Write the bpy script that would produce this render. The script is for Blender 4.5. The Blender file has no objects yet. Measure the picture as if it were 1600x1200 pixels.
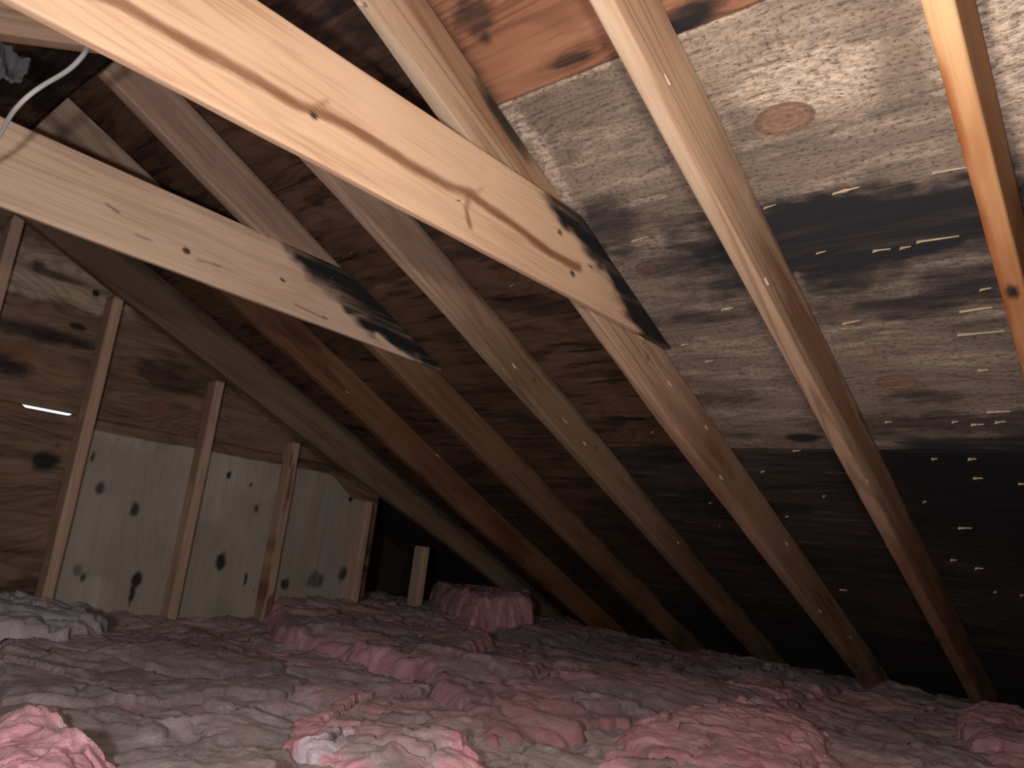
import bpy, bmesh, math, random
import numpy as np
from mathutils import Vector, Matrix

# ------------------------------------------------------------------ camera, world, lights, exposure
SC = bpy.context.scene
COL = SC.collection
CAM_Z = 0.62                       # camera height over the attic floor
# rows: camera right, camera down, camera forward in world axes (x across the roof, y along the ridge, z up)
M = np.array([[0.6546899460892948, -0.7460842484597656, 0.12140580171401653],
              [0.2353123474274367, 0.04852951923858363, -0.97070746618673],
              [0.7183377851942537, 0.6640807028989012, 0.20733462421775006]])
FPX = 1200.6
TH = math.radians(24.082)          # roof pitch
DECK = 1.168                       # distance camera to roof deck plane
cam_d = bpy.data.cameras.new('camera'); cam = bpy.data.objects.new('camera', cam_d); COL.objects.link(cam)
cam_d.sensor_width = 36; cam_d.lens = FPX / 1600 * 36; cam_d.clip_start = 0.01; cam_d.clip_end = 100
mw = Matrix.Identity(4)
for i in range(3):
    mw[i][0] = M[0, i]; mw[i][1] = -M[1, i]; mw[i][2] = -M[2, i]
mw[2][3] = CAM_Z
cam.matrix_world = mw
SC.camera = cam
SC.view_settings.view_transform = 'Standard'; SC.view_settings.look = 'None'
SC.view_settings.gamma = 1; SC.view_settings.use_curve_mapping = False
SC.view_settings.exposure = 0.35
w = bpy.data.worlds.new('world'); SC.world = w; w.use_nodes = True
w.node_tree.nodes['Background'].inputs[0].default_value = (0.75, 0.85, 1.0, 1)
w.node_tree.nodes['Background'].inputs[1].default_value = 1.0

def lamp(name, loc, energy, color, radius):
    l = bpy.data.lights.new(name, 'POINT'); l.energy = energy; l.color = color; l.shadow_soft_size = radius
    o = bpy.data.objects.new(name, l); COL.objects.link(o); o.location = (loc[0], loc[1], loc[2] + CAM_Z); return o
# hung work lamp up near the rafters just out of frame, and the small light held beside the lens
lamp('work_lamp', (0.49, 0.25, 0.36), 13.5, (1.0, 0.87, 0.72), 0.03)
lamp('phone_torch', (-0.20, 0.16, 0.0), 40.0, (1.0, 0.94, 0.93), 0.03)

# ------------------------------------------------------------------ geometry of the place
S = np.array([math.cos(TH), 0, -math.sin(TH)])      # down the roof
N = np.array([math.sin(TH), 0, math.cos(TH)])       # up through the roof
UP = np.array([0, 0, CAM_Z])
def ray(u, v): return M.T @ np.array([u - 800, v - 600, FPX])
def on_deck(u, v, D=DECK):
    d = ray(u, v); X = d * D / (N @ d); return float(S @ X), float(X[1])
def on_z(u, v, z=-0.37): d = ray(u, v); X = d * z / d[2]; return float(X[0]), float(X[1])
def on_y(u, v, y): d = ray(u, v); X = d * y / d[1]; return float(X[0]), float(X[2])

# ------------------------------------------------------------------ numeric noise
def _h(ix, iy, seed):
    n = (ix.astype(np.int64) * 374761393 + iy.astype(np.int64) * 668265263 + seed * 1442695041) & 0xffffffff
    n = ((n ^ (n >> 13)) * 1274126177) & 0xffffffff
    return ((n ^ (n >> 16)) & 0xffffff) / float(0xffffff)
def vn(x, y, seed=0):
    x = np.asarray(x, float); y = np.asarray(y, float)
    ix = np.floor(x); iy = np.floor(y); fx = x - ix; fy = y - iy
    fx = fx * fx * fx * (fx * (fx * 6 - 15) + 10); fy = fy * fy * fy * (fy * (fy * 6 - 15) + 10)
    a = _h(ix, iy, seed); b = _h(ix + 1, iy, seed); c = _h(ix, iy + 1, seed); d = _h(ix + 1, iy + 1, seed)
    return (a * (1 - fx) + b * fx) * (1 - fy) + (c * (1 - fx) + d * fx) * fy
def fbm(x, y, seed=0, o=4, g=0.5):
    s = 0; a = 1; t = 0
    for k in range(o):
        s = s + a * vn(x * 2 ** k + 17.3 * k, y * 2 ** k - 9.1 * k, seed + k); t += a; a *= g
    return s / t
def ss(a, b, x):
    t = np.clip((x - a) / (b - a), 0, 1); return t * t * (3 - 2 * t)
def plates(x, y, size, seed, tilt=1.0):
    """jittered cells, each with its own height and tilt: torn overlapping sheets. returns height, edge distance, cell id"""
    gx = x / size; gy = y / size
    ix = np.floor(gx); iy = np.floor(gy)
    b1 = np.full(x.shape, 1e9); b2 = b1.copy(); hh = np.zeros(x.shape); cid = np.zeros(x.shape)
    for dx in (-1, 0, 1):
        for dy in (-1, 0, 1):
            cx = ix + dx; cy = iy + dy
            px = cx + _h(cx, cy, seed); py = cy + _h(cx, cy, seed + 1)
            ex = gx - px; ey = gy - py
            d = np.sqrt(ex * ex + ey * ey)
            v = _h(cx, cy, seed + 2) + tilt * ((_h(cx, cy, seed + 3) - .5) * ex + (_h(cx, cy, seed + 4) - .5) * ey)
            m = d < b1
            b2 = np.where(m, b1, np.minimum(b2, d)); hh = np.where(m, v, hh)
            cid = np.where(m, _h(cx, cy, seed + 5), cid); b1 = np.where(m, d, b1)
    return hh, b2 - b1, cid

# ------------------------------------------------------------------ materials
class NT:
    def __init__(s, name):
        s.m = bpy.data.materials.new(name); s.m.use_nodes = True; s.t = s.m.node_tree; s.t.nodes.clear()
        s.out = s.n('ShaderNodeOutputMaterial'); s.b = s.n('ShaderNodeBsdfPrincipled'); s.l(s.b.outputs[0], s.out.inputs[0])
    def n(s, k, **kw):
        x = s.t.nodes.new(k)
        for a, b in kw.items(): setattr(x, a, b)
        return x
    def l(s, a, b): s.t.links.new(a, b)
    def put(s, sock, v):
        if isinstance(v, bpy.types.NodeSocket): s.l(v, sock)
        elif isinstance(v, (tuple, list)) and len(v) == 3 and sock.type == 'RGBA': sock.default_value = (*v, 1)
        else: sock.default_value = v
    def math(s, op, a, b=0.0, c=None):
        x = s.n('ShaderNodeMath', operation=op); s.put(x.inputs[0], a); s.put(x.inputs[1], b)
        if c is not None: s.put(x.inputs[2], c)
        return x.outputs[0]
    def mix(s, f, a, b, mode='MIX'):
        x = s.n('ShaderNodeMix', data_type='RGBA', blend_type=mode); s.put(x.inputs[0], f); s.put(x.inputs[6], a); s.put(x.inputs[7], b)
        return x.outputs[2]
    def attr(s, name, out='Vector'):
        return s.n('ShaderNodeAttribute', attribute_name=name).outputs[out]
    def sep(s, v):
        x = s.n('ShaderNodeSeparateXYZ'); s.l(v, x.inputs[0]); return x.outputs
    def noise(s, v, scale, detail=4, rough=.55, dist=0.0):
        x = s.n('ShaderNodeTexNoise'); s.l(v, x.inputs['Vector']); x.inputs['Scale'].default_value = scale
        x.inputs['Detail'].default_value = detail; x.inputs['Roughness'].default_value = rough; x.inputs['Distortion'].default_value = dist
        return x.outputs[0]
    def vmul(s, v, f):
        x = s.n('ShaderNodeVectorMath', operation='MULTIPLY'); s.l(v, x.inputs[0]); x.inputs[1].default_value = f; return x.outputs[0]
    def smooth(s, v, a, b):
        x = s.n('ShaderNodeMapRange', interpolation_type='SMOOTHSTEP'); s.put(x.inputs[0], v)
        x.inputs[1].default_value = a; x.inputs[2].default_value = b; return x.outputs[0]

def wood(name, light, mid, dark, lines=10.0, stretch=(0.55, 8, 8), mould=(0.012, 0.012, 0.014), brown=(0.16, 0.055, 0.022),
         pale=(0.62, 0.52, 0.40), palespeck=False, contrast=0.7, rough=0.7, speck=0.0, bump=0.25, streakdark=0.0, spec=0.3):
    t = NT(name)
    g = t.attr('gco'); st = t.sep(t.attr('stain_light')); kd = t.attr('knot', 'Fac')
    field = t.noise(t.vmul(g, stretch), 1.0, 2, .45, .15)
    ring = t.math('SINE', t.math('MULTIPLY', field, lines * 6.283))
    ring = t.smooth(ring, 0.1, 1.0)
    fine = t.noise(t.vmul(g, (3.5, 170, 170)), 1.0, 5, .6)
    med = t.noise(t.vmul(g, (1.6, 26, 26)), 1.0, 5, .62)
    blot = t.noise(t.vmul(g, (2.2, 6, 6)), 1.0, 3, .5)
    c = t.mix(t.smooth(blot, .3, .7), light, mid)
    c = t.mix(t.math('MULTIPLY', t.math('MULTIPLY', ring, t.smooth(blot, .2, .75)), contrast * .6), c, dark)
    c = t.mix(t.math('MULTIPLY', t.smooth(med, .5, .8), contrast * .65), c, dark)
    c = t.mix(t.math('MULTIPLY', t.smooth(fine, .45, .8), .35), c, dark)
    # brown resin / pith streaks, and falloff painted on the rafters
    rag = t.noise(t.vmul(g, (9, 90, 90)), 1.0, 5, .65)
    ragm = t.math('MULTIPLY', t.math('SUBTRACT', rag, .5), 1.1)
    c = t.mix(t.math('MULTIPLY', t.smooth(t.math('ADD', st[1], t.math('MULTIPLY', t.math('MULTIPLY', ragm, .4), st[1])), .1, 1.05), .92), c, brown)
    # pale abraded or frosted areas, and painted lamplight
    pn = t.smooth(t.noise(t.vmul(g, (38, 90, 90)), 1.0, 6, .8), .36, .6)
    if not palespeck: pn = 1.0
    c = t.mix(t.math('MULTIPLY', t.smooth(t.math('ADD', st[2], t.math('MULTIPLY', ragm, st[2])), .1, 1.05), pn), c, t.mix(t.math('MULTIPLY', t.math('MAXIMUM', t.smooth(med, .42, .75), t.math('MULTIPLY', ring, .6)), .0 if palespeck else .6), pale, mid))
    # knots: rings of their own
    kr = t.math('SINE', t.math('MULTIPLY', kd, 21.0))
    kc = t.mix(t.smooth(kr, -.6, 1), t.mix(.45, mid, brown), t.mix(.65, light, brown))
    kc = t.mix(t.math('MULTIPLY', t.smooth(kd, .72, .98), .45), kc, dark)
    c = t.mix(t.smooth(kd, 1.06, .95), c, kc)
    if speck:
        sp = t.noise(t.vmul(g, (90, 170, 170)), 1.0, 6, .8)
        c = t.mix(t.math('MULTIPLY', t.smooth(sp, .5, .62), speck), c, (dark[0] * .45, dark[1] * .45, dark[2] * .5))
        sp2 = t.noise(t.vmul(g, (8, 60, 60)), 1.0, 6, .75)
        c = t.mix(t.math('MULTIPLY', t.smooth(sp2, .52, .72), speck), c, (dark[0] * .6, dark[1] * .6, dark[2] * .62))
    if streakdark:
        sd = t.noise(t.vmul(g, (3.2, 24, 24)), 1.0, 5, .7)
        c = t.mix(t.math('MULTIPLY', t.smooth(sd, .53, .66), streakdark), c, (dark[0] * .25, dark[1] * .25, dark[2] * .3))
    # black mould with ragged border, and shade painted in with it
    mr = t.noise(t.vmul(g, (7, 45, 45)), 1.0, 6, .7)
    mk = t.math('ADD', st[0], t.math('MULTIPLY', t.math('SUBTRACT', mr, .5), .9))
    mf = t.math('MULTIPLY', t.smooth(mk, .04, .98), t.smooth(st[0], .02, .45))
    c = t.mix(mf, c, t.mix(t.math('MULTIPLY', t.smooth(med, .5, .75), .35), mould, mid))
    t.l(c, t.b.inputs['Base Color']); t.b.inputs['Roughness'].default_value = rough
    t.b.inputs['Specular IOR Level'].default_value = spec
    bp = t.n('ShaderNodeBump'); bp.inputs['Strength'].default_value = bump; bp.inputs['Distance'].default_value = 0.003
    t.l(t.math('ADD', t.math('ADD', t.math('MULTIPLY', fine, .5), med), t.math('MULTIPLY', mr, .6)), bp.inputs['Height'])
    t.l(bp.outputs[0], t.b.inputs['Normal'])
    return t.m

MT = {}
MT['tie'] = wood('fresh_pine', (0.66, 0.46, 0.31), (0.56, 0.37, 0.235), (0.34, 0.185, 0.105), lines=22, stretch=(.4, 7, 11), brown=(0.17, .06, .022), contrast=.95, bump=.12)
MT['tie2'] = wood('pale_pine', (0.70, 0.525, 0.39), (0.61, 0.44, 0.315), (0.40, 0.265, 0.175), lines=26, stretch=(.35, 8, 15), brown=(.2, .1, .05), contrast=.9, bump=.12)
MT['raf'] = wood('aged_pine', (0.50, 0.355, 0.245), (0.42, 0.285, 0.19), (0.19, 0.10, 0.052), lines=16, stretch=(.35, 9, 9), contrast=1.1, brown=(0.16, .06, .022))
MT['raf_brown'] = wood('brown_lumber', (0.27, 0.172, 0.11), (0.21, 0.13, 0.078), (0.09, 0.046, 0.024), lines=10, contrast=.8, brown=(.11, .04, .016), pale=(.47, .33, .235))
MT['raf_red'] = wood('red_brown_lumber', (0.20, 0.098, 0.052), (0.15, 0.068, 0.034), (0.06, 0.025, 0.012), lines=10, contrast=.8, brown=(.10, .03, .012), pale=(.52, .37, .27))
MT['raf_gable'] = wood('dark_brown_lumber', (0.20, 0.14, 0.096), (0.16, 0.108, 0.07), (0.075, 0.045, 0.027), lines=10, contrast=.8, brown=(.11, .045, .02), pale=(.42, .34, .26))
MT['raf_orange'] = wood('orange_lumber', (0.62, 0.40, 0.22), (0.52, 0.28, 0.13), (0.3, 0.12, 0.04), lines=9, contrast=.5, brown=(.28, .085, .025), bump=.1)
MT['stud'] = wood('stud_pine', (0.50, 0.345, 0.25), (0.42, 0.28, 0.195), (0.2, 0.115, 0.07), lines=9, contrast=.6)
MT['ply_grey'] = wood('grey_mouldy_plywood', (0.30, 0.238, 0.185), (0.205, 0.163, 0.127), (0.078, 0.06, 0.048), lines=26, stretch=(1.1, 7, 7), mould=(0.022, 0.022, 0.026),
                      brown=(.30, .15, .085), pale=(.68, .56, .44), palespeck=True, contrast=.8, speck=.75, rough=.8, bump=.6)
MT['ply_red'] = wood('red_brown_plywood', (0.34, 0.17, 0.10), (0.26, 0.12, 0.068), (0.09, 0.035, 0.02), lines=34, stretch=(.9, 3.4, 3.4), contrast=.95, rough=.75, bump=.3, streakdark=.35, brown=(.12, .05, .03))
MT['ply_dark'] = wood('dark_brown_plywood', (0.135, 0.076, 0.044), (0.095, 0.053, 0.031), (0.032, 0.018, 0.011), lines=20, stretch=(1.1, 5, 5), contrast=.9, rough=.8, bump=.4, streakdark=.9, mould=(.008, .008, .009), brown=(.12, .05, .02), pale=(.3, .24, .2))
MT['ply_black'] = wood('black_mouldy_plywood', (0.055, 0.045, 0.038), (0.036, 0.03, 0.026), (0.013, 0.0115, 0.011), lines=14, stretch=(1.0, 6, 6), contrast=.8, rough=.75, bump=.4, streakdark=.6, mould=(.009, .010, .012), brown=(.07, .036, .02), pale=(.15, .13, .115))
MT['ply_gable'] = wood('brown_gable_plywood', (0.235, 0.155, 0.098), (0.165, 0.105, 0.064), (0.055, 0.03, 0.018), lines=22, stretch=(1.3, 5, 5), contrast=.9, rough=.8, bump=.3, streakdark=.5, pale=(.48, .38, .28), brown=(.24, .105, .05))
MT['ply_new'] = wood('pale_grey_plywood', (0.37, 0.338, 0.29), (0.315, 0.282, 0.238), (0.17, 0.145, 0.12), lines=14, stretch=(.9, 6, 6), contrast=.35, rough=.85, bump=.2, mould=(.03, .025, .02), pale=(.52, .49, .43), brown=(.27, .2, .14))
MT['ply_edge'] = wood('plywood_edge', (0.5, 0.36, 0.24), (0.42, 0.3, 0.2), (0.25, 0.15, 0.1))

def simple(name, col, rough=.7, metal=0.0, scale=30, amt=.3):
    t = NT(name); tc = t.n('ShaderNodeTexCoord')
    nz = t.noise(tc.outputs['Object'], scale, 4)
    t.l(t.mix(t.math('MULTIPLY', nz, amt * 2), col, tuple(c * .55 for c in col)), t.b.inputs['Base Color'])
    t.b.inputs['Roughness'].default_value = rough; t.b.inputs['Metallic'].default_value = metal
    return t.m
MT['cable'] = simple('grey_cable_jacket', (.50, .50, .48), .5, 0, 60, .2)
MT['nail'] = simple('steel_nail', (.6, .56, .5), .35, .9)
MT['splinter'] = simple('fresh_splinter_wood', (.62, .50, .34), .8, 0, 200, .35)
MT['scrap'] = simple('grey_paper_scrap', (.13, .13, .14), .9, 0, 15, .5)
MT['drywall'] = simple('floor_board', (.25, .22, .19), .9)
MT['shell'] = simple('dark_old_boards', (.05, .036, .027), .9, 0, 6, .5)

def insulation_mat():
    t = NT('fibreglass_insulation'); tc = t.n('ShaderNodeTexCoord'); P = tc.outputs['Object']
    a = t.sep(t.attr('tint'))         # x: dust, y: lavender paper, z: tear
    n1 = t.noise(P, 9, 6, .65, .6); n2 = t.noise(P, 45, 6, .7, .8); n3 = t.noise(P, 220, 5, .7)
    pink = t.mix(t.smooth(n1, .35, .68), (.50, .215, .265), (.66, .37, .42))
    pink = t.mix(t.math('MULTIPLY', t.smooth(n2, .45, .75), .5), pink, (.38, .15, .19))
    dust = t.mix(t.smooth(n1, .3, .7), (.27, .21, .222), (.42, .345, .365))
    dust = t.mix(t.math('MULTIPLY', t.smooth(n2, .45, .75), .55), dust, (.16, .12, .122))
    lav = t.mix(t.smooth(n2, .3, .7), (.54, .50, .57), (.42, .37, .42))
    f = t.math('ADD', a[0], t.math('MULTIPLY', t.math('SUBTRACT', n2, .5), .7))
    c = t.mix(t.smooth(f, .12, .88), pink, dust)
    f2 = t.math('ADD', a[1], t.math('MULTIPLY', t.math('SUBTRACT', n2, .5), .6))
    c = t.mix(t.math('MULTIPLY', t.smooth(f2, .3, .7), .9), c, lav)
    c = t.mix(t.math('MULTIPLY', t.smooth(n3, .6, .74), .45), c, (.66, .58, .57))
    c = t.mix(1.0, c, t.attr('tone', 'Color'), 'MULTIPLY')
    c = t.mix(t.math('MULTIPLY', a[2], .75), c, (.045, .03, .032))
    t.l(c, t.b.inputs['Base Color']); t.b.inputs['Roughness'].default_value = .95; t.b.inputs['Specular IOR Level'].default_value = .15
    t.b.inputs['Sheen Weight'].default_value = .15
    bp = t.n('ShaderNodeBump'); bp.inputs['Strength'].default_value = .7; bp.inputs['Distance'].default_value = .014
    t.l(t.math('ADD', n2, t.math('MULTIPLY', n3, .35)), bp.inputs['Height']); t.l(bp.outputs[0], t.b.inputs['Normal'])
    return t.m
MT['insul'] = insulation_mat()

# ------------------------------------------------------------------ object helpers
def tag(o, label=None, cat=None, group=None, kind=None):
    if label: o['label'] = label
    if cat: o['category'] = cat
    if group: o['group'] = group
    if kind: o['kind'] = kind
    return o
def link(name, me, mat=None, parent=None):
    o = bpy.data.objects.new(name, me); COL.objects.link(o)
    if mat: me.materials.append(mat)
    if parent: o.parent = parent
    return o
def mesh_from(name, V, F, smooth=True):
    me = bpy.data.meshes.new(name); me.from_pydata(V.tolist() if hasattr(V, 'tolist') else V, [], F); me.update()
    if smooth: me.polygons.foreach_set('use_smooth', [True] * len(me.polygons))
    return me
def set_attr(me, name, arr, kind):
    a = me.attributes.new(name, kind, 'POINT'); arr = np.asarray(arr, np.float32)
    a.data.foreach_set('value' if kind == 'FLOAT' else 'vector', arr.ravel())

def frame(origin, ax, az):
    ax = np.array(ax, float); ax /= np.linalg.norm(ax); az = np.array(az, float); ay = np.cross(az, ax)
    m = Matrix.Identity(4)
    for i in range(3):
        m[i][0] = ax[i]; m[i][1] = ay[i]; m[i][2] = az[i]; m[i][3] = (np.asarray(origin) + UP)[i]
    return m

def beam(name, mat, mtx, L, t, h, paint=None, x0f=None, x1f=None, yoff=None, bot=None, step=.012, r=.004, seed=0, wane=0.0, knots=()):
    """timber along local x; local y in [0,t]; local z in [0,h] (h = side towards roof). paint(x,y,z)->(R,G,B) stains and painted light.
    knots: (x, z, radius) on the side faces"""
    # cross-section loop with rounded corners, subdivided faces
    def seg(a, b, n): return [(a[0] + (b[0] - a[0]) * k / n, a[1] + (b[1] - a[1]) * k / n) for k in range(n)]
    ny = max(2, int(t / step)); nz = max(3, int(h / step)); loop = []
    def arc(cx, cz, a0):
        return [(cx + r * math.cos(math.radians(a0 + k * 30)), cz + r * math.sin(math.radians(a0 + k * 30))) for k in range(3)]
    loop += arc(r, r, 180); loop += seg((r, 0), (t - r, 0), ny)
    loop += arc(t - r, r, 270); loop += seg((t, r), (t, h - r), nz)
    loop += arc(t - r, h - r, 0); loop += seg((t - r, h), (r, h), ny)
    loop += arc(r, h - r, 90); loop += seg((0, h - r), (0, r), nz)
    P = np.array(loop); K = len(P); nx = max(2, int(L / step))
    u = np.linspace(0, 1, nx + 1)
    Y = np.tile(P[:, 0], (nx + 1, 1)); Z = np.tile(P[:, 1], (nx + 1, 1)); U = np.tile(u[:, None], (1, K))
    X0 = x0f(Z) if x0f else np.zeros_like(Z); X1 = x1f(Z) if x1f else np.full_like(Z, L)
    X = X0 + U * (X1 - X0)
    gx, gy, gz = X.copy(), Y.copy(), Z.copy()
    # hand-sawn irregularity
    wob = (fbm(X * 6, Z * 4 + Y * 9, seed, 3) - .5) * .0022
    Yo = Y + wob * np.where(Y > t / 2, 1, -1); Zo = Z - wob * np.where(Z < h / 2, 1, 0)
    if wane:
        k = ss(.35, .8, vn(X * 1.7, Z * 0, seed + 9)) * wane
        c = np.exp(-((Y) ** 2 + Z ** 2) / (2 * .012 ** 2)); Yo = Yo + c * k; Zo = Zo + c * k
    if yoff: Yo = Yo + yoff(X)
    if bot: Zo = Zo + bot(X) * (1 - np.clip(Z / h, 0, 1))
    V = np.stack([X, Yo, Zo], -1).reshape(-1, 3)
    F = []
    for i in range(nx):
        a = i * K
        for j in range(K):
            j2 = (j + 1) % K
            F.append((a + j, a + K + j, a + K + j2, a + j2))
    F.append(tuple(range(K))); F.append(tuple(nx * K + j for j in range(K - 1, -1, -1)))
    me = mesh_from(name, V, F)
    me.polygons[-1].use_smooth = False; me.polygons[-2].use_smooth = False
    x, y, z = gx.ravel(), gy.ravel(), gz.ravel()
    kd = np.full(x.shape, 3.0); dz = np.zeros_like(x)
    for (kx, kz, kr) in knots:
        ex = (x - kx); ez = (z - kz)
        d = np.sqrt((ex / 1.25) ** 2 + ez ** 2) / kr
        kd = np.minimum(kd, d)
        dz = dz + np.sign(ez + 1e-9) * -kr * .8 * np.exp(-(ex / (kr * 3)) ** 2) * np.exp(-(np.abs(ez) / (kr * 2.2)))
    off = seed * 3.17
    set_attr(me, 'gco', np.stack([x + off, y + off, z + dz + off * .7], -1), 'FLOAT_VECTOR')
    st = np.zeros((len(x), 3))
    if paint:
        for c, a in enumerate(paint(x, y, z)): st[:, c] = np.clip(a, 0, 1.2)
    set_attr(me, 'stain_light', st, 'FLOAT_VECTOR'); set_attr(me, 'knot', kd, 'FLOAT')
    o = link(name, me, mat); o.matrix_world = mtx
    return o

def blob(x, z, cx, cz, rx, rz, amt=1.0, seed=1, rag=.5):
    d = np.sqrt(((x - cx) / rx) ** 2 + ((z - cz) / rz) ** 2) + (fbm(x * 22, z * 40, seed, 4) - .5) * 2 * rag
    return amt * ss(1.42, .35, d)
def polyline_dist(x, z, pts):
    best = np.full(x.shape, 1e9)
    for (x0, z0), (x1, z1) in zip(pts[:-1], pts[1:]):
        dx, dz = x1 - x0, z1 - z0; t = np.clip(((x - x0) * dx + (z - z0) * dz) / (dx * dx + dz * dz), 0, 1)
        best = np.minimum(best, np.hypot(x - x0 - t * dx, z - z0 - t * dz))
    return best

# ------------------------------------------------------------------ roof deck
def panel(name, mat, s0, s1, y0, y1, paint=None, knots=(), step=.006, gap=.0005, up=0.0, label=None, parent=None, seed=0, thick=.012):
    s0 += gap; s1 -= gap; y0 += gap; y1 -= gap
    ns = max(2, int((s1 - s0) / step)); ny = max(2, int((y1 - y0) / step))
    a = np.linspace(s0, s1, ns + 1); b = np.linspace(y0, y1, ny + 1); A, B = np.meshgrid(a, b, indexing='ij')
    sag = (fbm(A * 2.5, B * 2.5, seed + 40, 2) - .5) * .003 + (fbm(A * 60, B * 18, seed + 41, 2) - .5) * .0008
    Nn = DECK + up - sag * (np.minimum(1, 1))
    V = A[..., None] * S + Nn[..., None] * N + B[..., None] * np.array([0, 1, 0]) + UP
    n = (ns + 1) * (ny + 1)
    idx = np.arange(n).reshape(ns + 1, ny + 1)
    F = np.stack([idx[:-1, :-1], idx[:-1, 1:], idx[1:, 1:], idx[1:, :-1]], -1).reshape(-1, 4).tolist()
    # upper skin and edges
    Vt = []
    corners = [(s0, y0), (s0, y1), (s1, y1), (s1, y0)]
    for (s, y) in corners: Vt.append(s * S + (DECK + up + thick) * N + np.array([0, y, 0]) + UP)
    V = np.concatenate([V.reshape(-1, 3), np.array(Vt)])
    c0, c1, c2, c3 = n, n + 1, n + 2, n + 3
    F.append((c0, c3, c2, c1))
    F.append(tuple([c0, c1] + idx[0, ::-1].tolist())); F.append(tuple([c2, c3] + idx[-1, :].tolist()))
    F.append(tuple([c3, c0] + idx[:, 0].tolist())); F.append(tuple([c1, c2] + idx[::-1, -1].tolist()))
    me = mesh_from(name, V, F)
    for k in range(1, 6): me.polygons[-k].use_smooth = False
    x = np.concatenate([B.ravel(), [q[1] for q in corners]]); z = np.concatenate([A.ravel(), [q[0] for q in corners]])
    kd = np.full(x.shape, 3.0); dz = np.zeros_like(x)
    for (ky, ks, ry, rs) in knots:
        ex = x - ky; ez = z - ks
        d = np.sqrt((ex / ry) ** 2 + (ez / rs) ** 2) * (1 + .12 * (fbm(ex * 30, ez * 30, 5, 2) - .5))
        kd = np.minimum(kd, d)
        dz = dz + -np.sign(ez) * rs * 1.3 * np.exp(-(ex / (ry * 2.2)) ** 2) * np.exp(-np.abs(ez) / (rs * 2.0))
    wv = (fbm(x * 1.3, z * 5, seed + 3, 3) - .5) * .05
    set_attr(me, 'gco', np.stack([x + seed * 2.3, z + dz + wv + seed * 1.7, np.zeros_like(x) + seed], -1), 'FLOAT_VECTOR')
    st = np.zeros((len(x), 3))
    if paint:
        for c, q in enumerate(paint(z, x)): st[:, c] = np.clip(q, 0, 1.2)
    set_attr(me, 'stain_light', st, 'FLOAT_VECTOR'); set_attr(me, 'knot', kd, 'FLOAT')
    o = link(name, me, mat, parent)
    if label: o['label'] = label
    return o

roof = bpy.data.objects.new('ceiling', None); COL.objects.link(roof); tag(roof, kind='structure')
SU, SL, S3, S4 = 0.521, 1.739, 2.957, 4.30
RIDGE_S = 0.045

def B2(s, y, u, v, rs, ry, amt=1, seed=1, rag=.5):
    cs, cy = on_deck(u, v); return blob(y, s, cy, cs, ry, rs, amt, seed, rag)

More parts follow.
